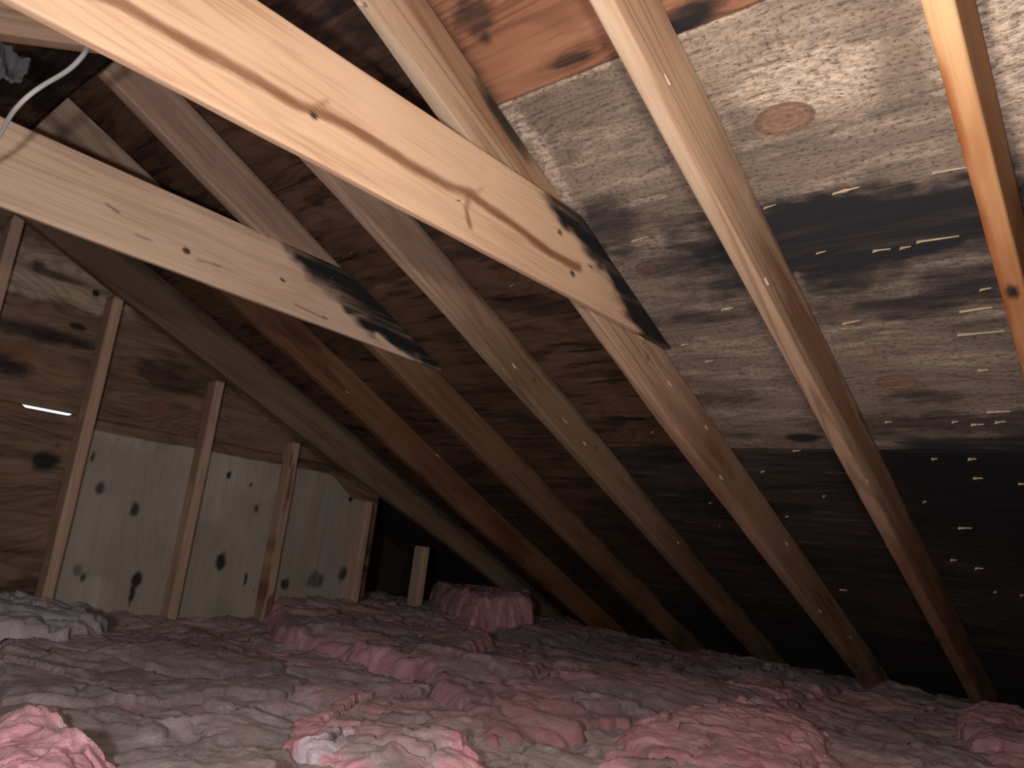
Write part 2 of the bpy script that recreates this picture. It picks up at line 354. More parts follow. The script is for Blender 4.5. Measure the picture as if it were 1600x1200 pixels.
def paint_grey(s, y):
    z0 = np.zeros_like(s)
    mould = B2(s, y, 1420, 345, .10, .32, 1.05, 3, .35) + B2(s, y, 1290, 385, .09, .18, .95, 4, .4) + B2(s, y, 1225, 330, .05, .12, .6, 4, .4)
    mould = np.maximum(mould, B2(s, y, 1330, 420, .07, .13, .8, 6, .4))
    mould = np.maximum(mould, B2(s, y, 1120, 370, .10, .16, .62, 7, .5))
    mould = np.maximum(mould, B2(s, y, 1090, 430, .10, .14, .40, 8, .5))
    mould = np.maximum(mould, B2(s, y, 960, 350, .10, .12, .38, 9, .5))
    mould = np.maximum(mould, B2(s, y, 1440, 480, .05, .2, .45, 10, .5))
    mould = np.maximum(mould, B2(s, y, 1500, 430, .12, .12, .42, 10, .5))
    mould = np.maximum(mould, .8 * ss(1.64, 1.72, s + (fbm(y * 5, s * 20, 12, 3) - .5) * .07) * ss(.62, .5, y))
    mould = np.maximum(mould, B2(s, y, 1255, 685, .022, .05, .95, 13, .3))
    mould = np.maximum(mould, B2(s, y, 1520, 660, .05, .4, .55, 14, .5))
    mould = np.maximum(mould, B2(s, y, 1450, 620, .03, .10, .5, 15, .5))
    mould = np.maximum(mould, B2(s, y, 1080, 500, .03, .15, .36, 16, .5))
    mould = np.maximum(mould, B2(s, y, 1130, 620, .04, .13, .38, 17, .5))
    mould = mould + .32 * ss(.48, .7, fbm(y * 3, s * 12, 21, 4)) + .12 * ss(.9, 1.5, s)
    pale = B2(s, y, 1245, 125, .07, .15, .85, 23, .25) + B2(s, y, 1320, 160, .05, .07, .5, 24, .3)
    pale = np.maximum(pale, B2(s, y, 1180, 60, .08, .3, .45, 25, .3))
    pale = np.maximum(pale, B2(s, y, 1410, 440, .03, .10, .32, 26, .5)); pale = np.maximum(pale, B2(s, y, 1480, 560, .05, .14, .4, 27, .5))
    pale = np.maximum(pale, B2(s, y, 1590, 40, .20, .12, 1.0, 28, .3))  # bright pool of lamplight painted as a pale patch
    pale = np.maximum(pale, B2(s, y, 1170, 690, .02, .12, .45, 29, .3))
    # clean strips left beside the timbers, where a rafter first sat
    strip = ss(.045, .0, np.abs(y - .985 + (fbm(s * 14, y * 3, 30, 3) - .5) * .05) - .0) * ss(.50, .56, s) * ss(.93, .80, s)
    pale = np.maximum(pale, .85 * strip)
    for (a, b, q) in ((.60, .76, .5), (.95, 1.18, .8), (1.22, 1.34, .45)):
        pale = np.maximum(pale, q * ss(.018, .0, np.abs(y - .600 + (fbm(s * 20, y * 3, 33, 2) - .5) * .02)) * ss(a, a + .05, s) * ss(b, b - .05, s))
    pale = np.maximum(pale, .6 * ss(.03, .005, np.abs(y - .175)) * ss(1.3, .9, s))
    pale = np.maximum(pale, .6 * ss(.534, .526, s)); pale = np.maximum(pale, .5 * ss(.5, .7, fbm(y * 6, s * 34, 36, 5)))
    streak = polyline_dist(y, s, [on_deck(1318, 470)[::-1], on_deck(1342, 530)[::-1], on_deck(1366, 578)[::-1]])
    br = .55 * ss(.012, .0, streak + (fbm(s * 40, y * 40, 37, 2) - .5) * .008)
    br = np.maximum(br, B2(s, y, 1385, 357, .012, .02, .8, 38, .5)); br = np.maximum(br, B2(s, y, 1478, 597, .008, .01, .9, 39, .4))
    return mould, br, pale
def kn(u, v, ry, rs): s, y = on_deck(u, v); return (y, s, ry, rs)
GREY_KNOTS = [kn(1225, 186, .052, .031), kn(1401, 598, .044, .029), kn(1011, 420, .030, .022)]
panel('sheathing_panel', MT['ply_grey'], SU, SL, -1.42, 1.028, paint_grey, GREY_KNOTS, .0055, label='grey mouldy plywood panel with black stains', parent=roof, seed=1)
def paint_top(s, y):
    m = B2(s, y, 890, 95, .012, .06, 1.0, 41, .5) + B2(s, y, 1010, 70, .02, .09, .6, 42, .5) + B2(s, y, 1075, 25, .03, .06, .9, 43, .4)
    m = np.maximum(m, B2(s, y, 740, 25, .05, .05, .7, 44, .5))
    m = np.maximum(m, .75 * ss(.95, 1.05, y))  # from rafter C leftwards: its shadow on the deck painted dark
    return m, B2(s, y, 900, 90, .035, .10, .55, 45, .3), np.zeros_like(s)
TOP_KNOTS = [kn(905, 88, .06, .012)]
panel('sheathing_panel', MT['ply_red'], RIDGE_S, SU, -1.42, 1.60, paint_top, TOP_KNOTS, .006, label='red brown plywood panel by the ridge', parent=roof, seed=2, up=.002)
def paint_dark(s, y):
    return np.maximum(.55 * ss(.50, .7, fbm(y * 4, s * 22, 51, 4)), .5 * ss(1.6, 2.4, s)), np.zeros_like(s), .35 * ss(.6, .8, fbm(y * 3, s * 30, 52, 4))  # second term: panels painted darker downhill as the light falls off
panel('sheathing_panel', MT['ply_dark'], RIDGE_S, SU, 1.60, 2.9, paint_dark, (), .008, parent=roof, seed=3, up=.002)
panel('sheathing_panel', MT['ply_dark'], SU, SL, 1.028, 2.9, paint_dark, [(1.30, .95, .03, .02), (1.7, 1.4, .03, .02)], .007, label='dark brown plywood panel', parent=roof, seed=4)
def paint_low(s, y):
    m = 1.0 * ss(1.05, .45, y + (fbm(s * 5, y * 5, 61, 3) - .5) * .5) * ss(3.3, 2.2, s + y * .9)
    m = np.maximum(m, .5 * ss(.5, .7, fbm(y * 3, s * 14, 62, 4)))
    return m, .5 * ss(.55, .75, fbm(y * 4, s * 6, 63, 3)) * ss(.3, .6, y), .5 * ss(.62, .75, fbm(y * 8, s * 60, 64, 3))
panel('sheathing_panel', MT['ply_black'], SL, S3, -1.42, 1.468, paint_low, (), .007, label='blackened plywood panel', parent=roof, seed=5)
panel('sheathing_panel', MT['ply_dark'], SL, S3, 1.468, 2.9, paint_dark, (), .01, parent=roof, seed=6)
panel('sheathing_panel', MT['ply_black'], S3, S4, -1.42, 1.9, paint_dark, (), .01, parent=roof, seed=7)
panel('sheathing_panel', MT['ply_dark'], S3, S4, 1.9, 2.9, paint_dark, (), .015, parent=roof, seed=8)

# ------------------------------------------------------------------ rafters
def curve(pts):
    xs = np.array([p[0] for p in pts]); ys = np.array([p[1] for p in pts])
    return lambda x: np.interp(x, xs, ys)
S0R, S1R = 0.055, 4.05
def rafter(mat, ypts, depths, t, label, paint=None, knots=(), seed=0, s0=None, wane=0.0, step=.012, square=False):
    s0 = S0R if s0 is None else s0
    hmax = max(d for _, d in depths); ym = ypts[0][1]
    o = (s0 * S) + (DECK - hmax - .0006) * N + np.array([0, ym, 0])
    yf = curve([(a - s0, b - ym) for a, b in ypts]); bf = curve([(a - s0, hmax - b) for a, b in depths])
    # local y = az x ax = N x S = world +y
    tn = math.tan(TH)
    ob = beam('rafter', mat, frame(o, S, N), S1R - s0, t, hmax, paint, (None if square else (lambda z: (z - hmax) * -tn * .0)), (lambda z: (S1R - s0) - (hmax - z) * 0),
              yf, bf, step, .005, seed, wane, knots)
    tag(ob, label, 'rafter', 'rafters under the roof deck')
    return ob
def P(seed, *items):
    """items: (channel, x, z, rx, rz, amt); x along from the top end, z from the lower edge"""
    def f(x, y, z):
        o = [np.zeros_like(x) for _ in range(3)]
        for (c, cx, cz, rx, rz, am) in items: o[c] = np.maximum(o[c], blob(x, z + y * .3, cx, cz, rx, rz, am, seed, .35))
        return o
    return f
def paint_A(x, y, z):
    br = .9 * ss(.55, .95, x + (fbm(x * 7, y * 60 + z * 30, 71, 3) - .5) * .35)
    dark = .95 * ss(.50, .62, x) * ss(.016, .034, y) * ss(.06, .0, z) * (.4 + fbm(x * 9, y * 50, 72, 3))
    return .5 * blob(x, y, 1.03, .02, .02, .012, 1.6, 3, .3), np.maximum(br * .65, dark), np.zeros_like(x)
rafter(MT['raf_orange'], [(0, .200), (4, .198)], [(0, .125), (4, .12)], .037, 'orange pine rafter nearest the right edge of the photo', paint_A, [(1.03, .07, .012)], 11)
def paint_B(x, y, z):
    side = ss(.010, .003, y)
    br = .70 * side * ss(.55, 1.15, x + (fbm(x * 6, z * 30, 73, 3) - .5) * .5) * ss(.02, .05, z + .03 * (fbm(x * 4, z * 3, 74, 2) - .5)) * ss(.13, .09, z)
    br = np.maximum(br, .75 * ss(1.1, 2.2, x + (fbm(x * 7, y * 40 + z * 30, 75, 3) - .5) * .5))  # browner down the slope: light falloff painted in, with darker wood
    pa = .55 * (1 - side) * ss(1.6, .2, x); pa = np.maximum(pa, .6 * blob(x, z, .78, .10, .05, .015, 1, 5, .6) * side)  # underside lightened uphill as if lamplit; side blob is an abrasion
    m = .55 * ss(.09, .12, z) * ss(.5, .9, x) * (.3 + fbm(x * 12, z * 20, 76, 3)); m = np.maximum(m, .45 * ss(1.5, 2.6, x) * fbm(x * 5, z * 20 + y * 20, 77, 3) * 1.6)  # second term: falloff of light painted dark on the lower end
    return m, br, pa
rafter(MT['raf'], [(0, .607), (3.5, .614), (4.2, .615)], [(0, .127), (.97, .126), (1.9, .126), (4, .128)], .038, 'pale pine rafter crossing the grey mouldy panel, second from the right', paint_B, [(1.55, .05, .012)], 12, wane=.004)
def paint_C(x, y, z):
    side = ss(.010, .003, y)
    br = .6 * side * ss(.055, .085, z + .03 * (fbm(x * 4, z * 3, 80, 2) - .5)) * ss(1.2, .5, x)
    br = np.maximum(br, .8 * side * blob(x, z, 1.62, .075, .16, .04, 1, 82, .3)); br = np.maximum(br, .6 * ss(1.0, 1.5, x + (fbm(x * 7, y * 40 + z * 30, 83, 3) - .5) * .5))  # last term: falloff painted as brown towards the foot
    m = .8 * side * ss(.09, .115, z) * blob(x, z, .50, .12, .12, .03, 1, 84, .3)
    m = np.maximum(m, .5 * ss(2.0, 3.0, x) * fbm(x * 5, z * 20 + y * 20, 85, 3) * 1.5)  # foot painted darker where the light falls off
    pa = .6 * ss(1.1, .2, x) * (1 - .5 * side) * ss(.075, .04, z)  # upper end and underside painted paler, as the lamp lights them
    return m, br, pa
rafter(MT['raf'], [(0, 1.006), (.9, 1.013), (2, 1.012), (4.2, 1.004)], [(0, .115), (.44, .123), (.95, .13), (1.45, .138), (1.9, .132), (3.1, .118), (4.2, .115)], .038,
       'pine rafter behind the end of the upper collar tie', paint_C, [(1.18, .07, .010), (1.55, .09, .010), (1.85, .06, .010)], 13, wane=.004)
def paint_D(x, y, z):
    side = ss(.010, .003, y)
    return (.55 * side * ss(.085, .105, z) * (.3 + fbm(x * 8, z * 20, 86, 3)) + .4 * ss(1.8, 2.8, x) * fbm(x * 5, z * 20 + y * 20, 87, 3) * 1.5,  # last term paints the foot dark in place of light falloff
            .45 * ss(1.7, 2.2, x + (fbm(x * 7, z * 20, 88, 3) - .5) * .6), .85 * ss(1.5, .4, x) + .3 * (1 - side) * ss(2.5, .5, x))  # brown foot for falloff; pale top and underside painted as lamplit
rafter(MT['raf_brown'], [(0, 1.455), (1.0, 1.437), (1.5, 1.436), (2.1, 1.448), (4.2, 1.452)], [(0, .108), (1.3, .115), (2, .104), (4, .10)], .038,
       'brown rafter passing between the two collar ties', paint_D, [(1.25, .06, .008), (1.62, .07, .008)], 14)
def paint_E(x, y, z):
    return (.5 * ss(.085, .11, z) * (.2 + fbm(x * 8, z * 20, 89, 3)) + .4 * ss(1.2, 2.6, x) * fbm(x * 5, z * 20 + y * 20, 90, 3) * 1.5,  # last term: dimmer light downhill painted into the foot
            .55 * ss(.8, 1.2, x + (fbm(x * 7, z * 20, 91, 3) - .5) * .6), np.minimum(.8, 1.0 * ss(1.3, .3, x)))  # brown foot for falloff, pale top for lamplight, both painted
rafter(MT['raf_brown'], [(0, 1.822), (.3, 1.827), (.8, 1.848), (1.4, 1.870), (2.2, 1.866), (4.2, 1.864)], [(0, .11), (.35, .12), (1.1, .112), (2.3, .112), (4.2, .10)], .038,
       'brown rafter behind the end of the lower collar tie', paint_E, (), 15)
def paint_F(x, y, z):
    return (.35 * ss(.5, .7, fbm(x * 3, z * 20, 92, 3)), .7 * ss(.55, .8, fbm(x * 3, z * 12, 93, 3)) * ss(.4, .7, x), 1.0 * ss(.62, .35, x))  # pale upper end is light painted into the wood colour
rafter(MT['raf_red'], [(0, 2.245), (.4, 2.250), (1.0, 2.276), (1.5, 2.293), (2.1, 2.322), (4.2, 2.33)], [(0, .14), (.5, .125), (1.2, .117), (2.2, .12), (4.2, .11)], .038,
       'dark reddish rafter next but one to the gable wall', paint_F, [(1.1, .06, .01), (1.9, .06, .01)], 16)
def paint_G(x, y, z):
    return (.55 * ss(.08, .14, z) * (.3 + fbm(x * 6, z * 20, 94, 3)), .35 * ss(.5, .7, fbm(x * 3, z * 12, 95, 3)) * ss(1.2, .6, x), .3 * ss(.05, .0, np.abs(z - .03)) * ss(.9, 1.3, x))
rafter(MT['raf_gable'], [(0, 2.775), (.6, 2.772), (1, 2.745), (1.6, 2.71), (4.2, 2.70)], [(0, .150), (1.6, .148), (2.4, .115), (4.2, .10)], .042,
       'grey brown gable rafter that the studs run up to', paint_G, (), 17)

# rafters of the opposite slope, beyond the ridge
RX, RZ = float((RIDGE_S * S + DECK * N)[0]), float((RIDGE_S * S + DECK * N)[2])
S2 = np.array([-math.cos(TH), 0, -math.sin(TH)]); N2 = np.array([-math.sin(TH), 0, math.cos(TH)])
def opp(yy, t, h, mat, label, seed):
    o = np.array([RX, yy + t, RZ]) - (h + .001) * N2 + .02 * S2
    ob = beam('rafter', mat, frame(o, S2, N2), 3.2, t, h, None, None, None, None, None, .02, .004, seed)
    tag(ob, label, 'rafter', 'rafters of the far slope'); return ob
opp(1.575, .038, .125, MT['raf'], 'short length of pale rafter on the far slope, top left corner', 21)

# ------------------------------------------------------------------ collar ties (bevel cut to the roof pitch)
def tie(yface, z0, z1, label, mat, paint, knots, seed, lean=0.0):
    """near face at yface-.0; runs along world x from behind the camera to the roof"""
    xs = -1.6
    h = z1 - z0
    o = np.array([xs, yface, z0])
    xe = lambda z: (DECK - .004 - (z + z0) * N[2] - N[0] * xs) / (N[0] + lean * N[2])
    ob = beam('collar_tie', mat, frame(o, (1, 0, lean), (-lean, 0, 1)), 3, .019, h, paint, None, xe, None, None, .0045, .0035, seed, 0, knots)
    tag(ob, label, 'collar tie', 'collar ties across the attic')
    return ob
YT1, Z10, Z11 = .990, .540, .729
def t1(u, v): x, z = on_y(u, v, YT1); return x + 1.6, z - Z10
def paint_t1(x, y, z):
    end = (DECK - (z + Z10) * N[2]) / N[0] + 1.6 - x        # distance from the bevel
    f = fbm(x * 18, z * 26, 101, 5)
    mould = 1.2 * ss(.22, .05, end + (f - .5) * .16 - .05 * ss(.05, .14, z) * 0)
    pith = polyline_dist(x, z, [t1(-400, -180), t1(190, 5), t1(300, 70), t1(400, 125), t1(470, 168), t1(520, 185), t1(560, 205), t1(630, 250), t1(690, 285), t1(735, 303), t1(800, 350), t1(860, 395), t1(905, 420)])
    wv = .010 + .006 * vn(x * 5, 0 * x, 102)
    br = .85 * ss(wv * 1.5, wv * .2, pith + (fbm(x * 20, z * 60, 103, 3) - .5) * .010)
    k1 = t1(493, 178); k2 = t1(735, 305)
    br = np.maximum(br, .9 * ss(.008, .002, polyline_dist(x, z, [t1(735, 305), t1(728, 325), t1(735, 355)]) + (f - .5) * .004))
    br = np.maximum(br, .7 * ss(.007, .001, polyline_dist(x, z, [t1(735, 303), t1(755, 294)]) + (f - .5) * .004))
    br = np.maximum(br, .8 * ss(.008, .001, polyline_dist(x, z, [t1(485, 168), t1(512, 158)]) + (f - .5) * .003))
    br = np.maximum(br, .28 * ss(.09, .03, z) * ss(.4, .6, fbm(x * 2, z * 10, 104, 3)))
    br = np.maximum(br, .8 * ss(.24, .12, end + (fbm(x * 10, z * 50, 105, 4) - .5) * .12) * ss(.07, .03, z))
    for (u, v, r) in ((490, 180, .006), (875, 363, .006), (895, 428, .006), (922, 416, .004)):
        c = t1(u, v); mould = np.maximum(mould, 1.2 * ss(1.6, .6, np.hypot((x - c[0]), (z - c[1])) / r))
    pa = .4 * ss(.03, .01, np.abs(z - .1)) * 0
    side = ss(.017, .013, y); mould = mould * side + (1 - side) * .3
    return mould, br * side, pa
k1 = t1(495, 176); k2 = t1(735, 305)
tie(YT1, Z10, Z11, 'upper collar tie, bright pine plank with brown pith streak and blackened slanting end', MT['tie'], paint_t1, [], 31)
YT2, Z20, Z21, LEAN2 = 1.838, .601, .786, -.02
def t2(u, v): x, z = on_y(u, v, YT2); return x + 1.6, z - Z20 - LEAN2 * (x + 1.6)
def paint_t2(x, y, z):
    end = (DECK - (z + Z20) * N[2] + N[0] * 1.6) / (N[0] + LEAN2 * N[2]) - x
    f = fbm(x * 14, z * 22, 111, 5)
    mould = 1.15 * ss(.36, .12, end + (f - .5) * .26) * ss(-.02, .03, z + (f - .5) * .04)
    br = .35 * ss(.32, .15, end + (f - .5) * .2) * ss(.08, .02, z)
    for (u, v, r) in ((291, 392, .007), (518, 434, .005), (441, 437, .005), (508, 497, .004)):
        c = t2(u, v); mould = np.maximum(mould, 1.2 * ss(1.5, .6, np.hypot((x - c[0]) / 1.3, (z - c[1])) / r))
    for (a, b) in (((165, 318), (186, 333)), ((210, 366), (236, 376)), ((305, 405), (345, 416)), ((460, 475), (505, 497))):
        br = np.maximum(br, .75 * ss(.006, .001, polyline_dist(x, z, [t2(*a), t2(*b)])))
    pa = .9 * ss(.014, .003, polyline_dist(x, z, [t2(590, 525), t2(620, 550), t2(665, 580)]) + (f - .5) * .02)
    side = ss(.017, .013, y)
    return mould * side * (1 - pa) + (1 - side) * .3, br * side, pa
c = t2(291, 392)
tie(YT2, Z20, Z21, 'lower collar tie, pale plank with one small dark knot hole and mouldy end', MT['tie2'], paint_t2, [(c[0], c[1], .009)], 32, LEAN2)

# ------------------------------------------------------------------ gable wall
YG = 2.875; YN = 2.80; ZF = -.42
def deck_z(x): return (DECK - x * N[0]) / N[2]
def wall_sheet(name, mat, x0, x1, z0, z1, y, paint=None, knots=(), step=.009, vertical=False, seed=0, parent=None, label=None, thick=.011, clip=True, topfn=None):
    """sheet in the gable plane facing -y; its top is clipped to the roof line"""
    nx = max(2, int((x1 - x0) / step)); nz = max(2, int((z1 - z0) / step))
    X, T = np.meshgrid(np.linspace(x0, x1, nx + 1), np.linspace(0, 1, nz + 1), indexing='ij')
    top = np.full_like(X, z1)
    if clip: top = np.minimum(top, deck_z(X) - .001); top = np.minimum(top, RZ - .001 - np.maximum(0, (RX - X)) * math.tan(TH))
    if topfn: top = topfn(X, top)
    Z = z0 + T * (top - z0); Z = np.maximum(Z, z0 + T * .0005)
    Yv = y + (fbm(X * 2, Z * 2, seed, 2) - .5) * .003
    n = X.size; idx = np.arange(n).reshape(X.shape)
    F = np.stack([idx[:-1, :-1], idx[1:, :-1], idx[1:, 1:], idx[:-1, 1:]], -1).reshape(-1, 4).tolist()
    Vf = np.stack([X, Yv, Z + CAM_Z], -1).reshape(-1, 3)
    bx = X[:, 0]; m = len(bx)
    Vb = np.concatenate([np.stack([bx, np.full(m, y + thick), np.full(m, z0 + CAM_Z)], -1), np.stack([bx, np.full(m, y + thick), Z[:, -1] + CAM_Z], -1)])
    V = np.concatenate([Vf, Vb]); lo = n + np.arange(m); hi = n + m + np.arange(m)
    for i in range(m - 1):
        F.append((lo[i], hi[i], hi[i + 1], lo[i + 1])); F.append((idx[i, 0], lo[i], lo[i + 1], idx[i + 1, 0])); F.append((idx[i, -1], idx[i + 1, -1], hi[i + 1], hi[i]))
    F.append(tuple([lo[0]] + idx[0, :].tolist() + [hi[0]])); F.append(tuple([hi[-1]] + idx[-1, ::-1].tolist() + [lo[-1]]))
    F = [tuple(int(q) for q in f) for f in F]
    me = mesh_from(name, V, F, True)
    x = V[:, 0]; z = V[:, 2] - CAM_Z
    kd = np.full(x.shape, 3.0); d2 = np.zeros_like(x)
    for (kx, kz, rx, rz) in knots:
        kd = np.minimum(kd, np.sqrt(((x - kx) / rx) ** 2 + ((z - kz) / rz) ** 2))
        e = (x - kx) if vertical else (z - kz); l = (z - kz) if vertical else (x - kx); rr = max(rx, rz)
        d2 += -np.sign(e) * rr * np.exp(-(l / (rr * 3)) ** 2) * np.exp(-np.abs(e) / (rr * 2))
    wv = (fbm(x * 3, z * 3, seed + 4, 3) - .5) * .04
    g = np.stack([z, x + d2 + wv, 0 * x], -1) if vertical else np.stack([x, z + d2 + wv, 0 * x], -1)
    set_attr(me, 'gco', g + seed * 1.3, 'FLOAT_VECTOR')
    st = np.zeros((len(x), 3))
    if paint:
        for c, q in enumerate(paint(x, z)): st[:, c] = np.clip(q, 0, 1.2)
    set_attr(me, 'stain_light', st, 'FLOAT_VECTOR'); set_attr(me, 'knot', kd, 'FLOAT')
    o = link(name, me, mat, parent)
    if label: o['label'] = label
    return o
wall = bpy.data.objects.new('wall_back', None); COL.objects.link(wall); tag(wall, kind='structure')
def g(u, v): return on_y(u, v, YG)
def paint_up(x, z):
    def b(u, v, rx, rz, a, sd, rg=.4):
        c = g(u, v); return blob(x, z, c[0], c[1], rx, rz, a, sd, rg)
    m = np.maximum(b(85, 430, .10, .018, .75, 120), b(60, 418, .03, .03, .7, 121)); m = np.maximum(m, b(60, 520, .22, .035, .75, 122))
    m = np.maximum(m, b(10, 570, .08, .05, .8, 123)); m = np.maximum(m, b(270, 590, .20, .07, .65, 124)); m = np.maximum(m, b(150, 458, .012, .012, 1.1, 125)); m = np.maximum(m, b(122, 510, .03, .015, .9, 126))
    m = np.maximum(m, b(30, 652, .2, .02, .8, 127)); m = np.maximum(m, .35 * ss(.45, .7, fbm(x * 4, z * 14, 128, 4)))
    m = np.maximum(m, .85 * ss(2.1, 2.3, x))
    pa = np.maximum(b(80, 440, .30, .13, .75, 129, .3), b(225, 610, .10, .03, .35, 130)); pa = np.maximum(pa, b(60, 620, .12, .02, .35, 131))
    return m, b(30, 555, .09, .05, .6, 132), pa * ss(.60, .64, z + (fbm(x * 6, z * 9, 133, 3) - .5) * .06) + .3 * pa
gk = []
for (u, v, rx, rz) in ((252, 582, .040, .030), (250, 637, .042, .030), (275, 683, .040, .026)):
    c = g(u, v); gk.append((c[0], c[1], rx, rz))
JZ = .262                                      # joint between the sheathing sheets
wall_sheet('sheathing_panel', MT['ply_gable'], -2.6, 2.30, JZ + .002, 1.2, YG, paint_up, gk, seed=41, parent=wall, label='upper brown plywood sheet')
def paint_lo(x, z):
    c = g(70, 720); return (np.maximum(blob(x, z, c[0], c[1], .05, .05, .9, 140, .5), .55 * ss(.5, .68, fbm(x * 3, z * 11, 141, 4))), .5 * ss(.5, .7, fbm(x * 3, z * 16, 142, 3)), np.zeros_like(x))
def crack_top(X, top):                           # the joint stands open between the first two studs: daylight shows
    return top - .0075 * ss(.775, .785, X) * ss(.935, .915, X)
wall_sheet('sheathing_panel', MT['ply_gable'], -2.6, .955, -.62, JZ, YG, paint_lo, (), seed=42, parent=wall, label='lower orange brown plywood sheet', topfn=crack_top)
wall_sheet('sheathing_panel', MT['ply_gable'], .957, 2.30, -.62, JZ, YG, paint_lo, (), seed=43, parent=wall)
for (xa, xb) in ((-2.6, .778), (.932, 2.30)):        # unseen strips added behind the joint to stop light leaking in
    wall_sheet('light_stop_strip', MT['ply_gable'], xa, xb, JZ - .03, JZ + .03, YG + .0135, None, (), step=.02, seed=45, parent=wall, thick=.01)
# the newer pale sheet, its top edge a little below the joint, its right end clipped by the roof
def paint_new(x, z):
    m = .22 * ss(.5, .75, fbm(x * 5, z * 5, 150, 4))
    for (u, v, rx, rz, a) in ((155, 763, .018, .03, .8), (208, 795, .018, .03, .9), (120, 890, .02, .025, .5), (128, 902, .012, .02, .9), (212, 905, .022, .035, 1.2), (204, 925, .010, .045, 1.2),
                              (343, 878, .022, .045, .95), (355, 742, .008, .018, 1.1), (389, 758, .008, .014, 1.0), (398, 795, .014, .025, .8), (382, 905, .006, .03, 1.1), (142, 715, .01, .02, .9),
                              (533, 895, .03, .04, .8), (443, 912, .02, .025, 1.1), (490, 905, .05, .05, .6), (545, 780, .01, .014, 1.2), (393, 922, .003, .006, 1.2), (365, 842, .003, .015, 1)):
        c = g(u, v); m = np.maximum(m, blob(x, z, c[0], c[1], rx, rz, a, 151 + int(u) % 7, .35))
    band = ss(.085, .055, .222 - z + 0) * ss(.055, .075, .222 - z + .02)
    m = np.maximum(m, .35 * ss(.10, .02, .222 - z) * fbm(x * 20, z * 3, 155, 3))
    br = .55 * ss(.5, .7, fbm(x * 16, z * 1.2, 152, 3)) * ss(1.18, 1.30, x) * ss(1.40, 1.30, x)
    br = np.maximum(br, .5 * ss(.55, .7, fbm(x * 22, z * 1.5, 153, 3)) * ss(1.75, 1.85, x))
    return m, br, .6 * ss(.55, .7, fbm(x * 3, z * 3, 154, 3)) * ss(1.9, 1.5, x)
nk = []
for (u, v, r) in ((118, 888, .016), (160, 770, .016)):
    c = g(u, v); nk.append((c[0], c[1], r, r))
def new_top(X, top):
    t = .222 + (fbm(X * 18, X * 0, 160, 3) - .5) * .006
    t = t - .09 * ss(1.99, 2.16, X)                   # broken-off corner
    return np.minimum(top, t)
ps = wall_sheet('plywood_board', MT['ply_new'], .975, 2.20, ZF + .005, .25, YG - .012, paint_new, (), seed=44, vertical=True, topfn=new_top, clip=False)
tag(ps, 'pale grey plywood board standing behind the gable studs', 'plywood board')

# wall studs (2x4 on edge)
def stud(xr, ztop, label, seed, paint=None, knots=(), w=.036, d=.073, lean=0.0, zb=None, y=None):
    zb = ZF if zb is None else zb; yy = YN if y is None else y
    L = ztop - zb
    m = frame((xr, yy, zb), (lean, 0, 1), (0, 1, 0))      # local x up, local z = +y (depth), local y = z x x = -> world ?
    o = beam('wall_stud', MT['stud'], m, L, w, d, paint, None, None, None, None, .01, .004, seed, 0, knots)
    tag(o, label, 'stud', 'gable wall studs'); return o
def stud_top(x): return deck_z(x) - .152 / N[2] + .006
def sp(seed, am=.6):
    return lambda x, y, z: (.5 * ss(.58, .72, fbm(x * 8, z * 30 + y * 30, seed, 3)) * am, .8 * ss(.55, .7, fbm(x * 4, y * 60, seed + 1, 3)) * am, .3 * ss(.5, .7, fbm(x * 3, z * 20, seed + 2, 3)))
# frame(): local y = az x ax = (0,1,0)x(0,0,1) = +x
for (xr, lab, am, zb) in ((.190, 'stud left of the others on the gable wall, mostly behind the lower tie', .5, None),
                      (.595, 'reddish gable stud at the left edge of the photo', 1.0, None),
                      (.945, 'tall gable stud at the left edge of the pale board', .4, None),
                      (1.372, 'gable stud dividing the first two bays of the pale board', .6, None),
                      (1.752, 'short gable stud with dark streaks and rounded top, in front of the pale board', 1.1, None),
                      (2.178, 'gable stud at the right end of the pale board', .5, None),
                      (2.560, 'shortest stud, standing alone in the dark corner beside the pink batt', .4, ZF - .02)):
    stud(xr, stud_top(xr + .02) - (.01 if xr > 1 else 0), lab, int(xr * 100), sp(int(xr * 90), am), (), zb=zb)

# dark bay beyond the gable where the sheathing stops, and the rest of the shell behind the camera
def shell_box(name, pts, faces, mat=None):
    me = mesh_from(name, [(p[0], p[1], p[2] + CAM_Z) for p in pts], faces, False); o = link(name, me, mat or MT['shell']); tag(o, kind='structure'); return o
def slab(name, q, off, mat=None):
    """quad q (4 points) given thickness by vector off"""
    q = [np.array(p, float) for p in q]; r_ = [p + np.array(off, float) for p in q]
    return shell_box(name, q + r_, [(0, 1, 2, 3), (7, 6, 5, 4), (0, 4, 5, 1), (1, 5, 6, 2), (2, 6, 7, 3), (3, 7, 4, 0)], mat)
slab('ceiling', [tuple(RIDGE_S * S + (DECK + .016) * N + np.array([0, -1.46, 0])), tuple(RIDGE_S * S + (DECK + .016) * N + np.array([0, 2.92, 0])), tuple((S4 + .02) * S + (DECK + .016) * N + np.array([0, 2.92, 0])), tuple((S4 + .02) * S + (DECK + .016) * N + np.array([0, -1.46, 0]))], tuple(.01 * N))  # unseen layer added over the deck so no daylight leaks at seams
slab('floor', [(-3.6, -1.5, -.62), (4.6, -1.5, -.62), (4.6, 4.0, -.62), (-3.6, 4.0, -.62)], (0, 0, -.02), MT['drywall'])
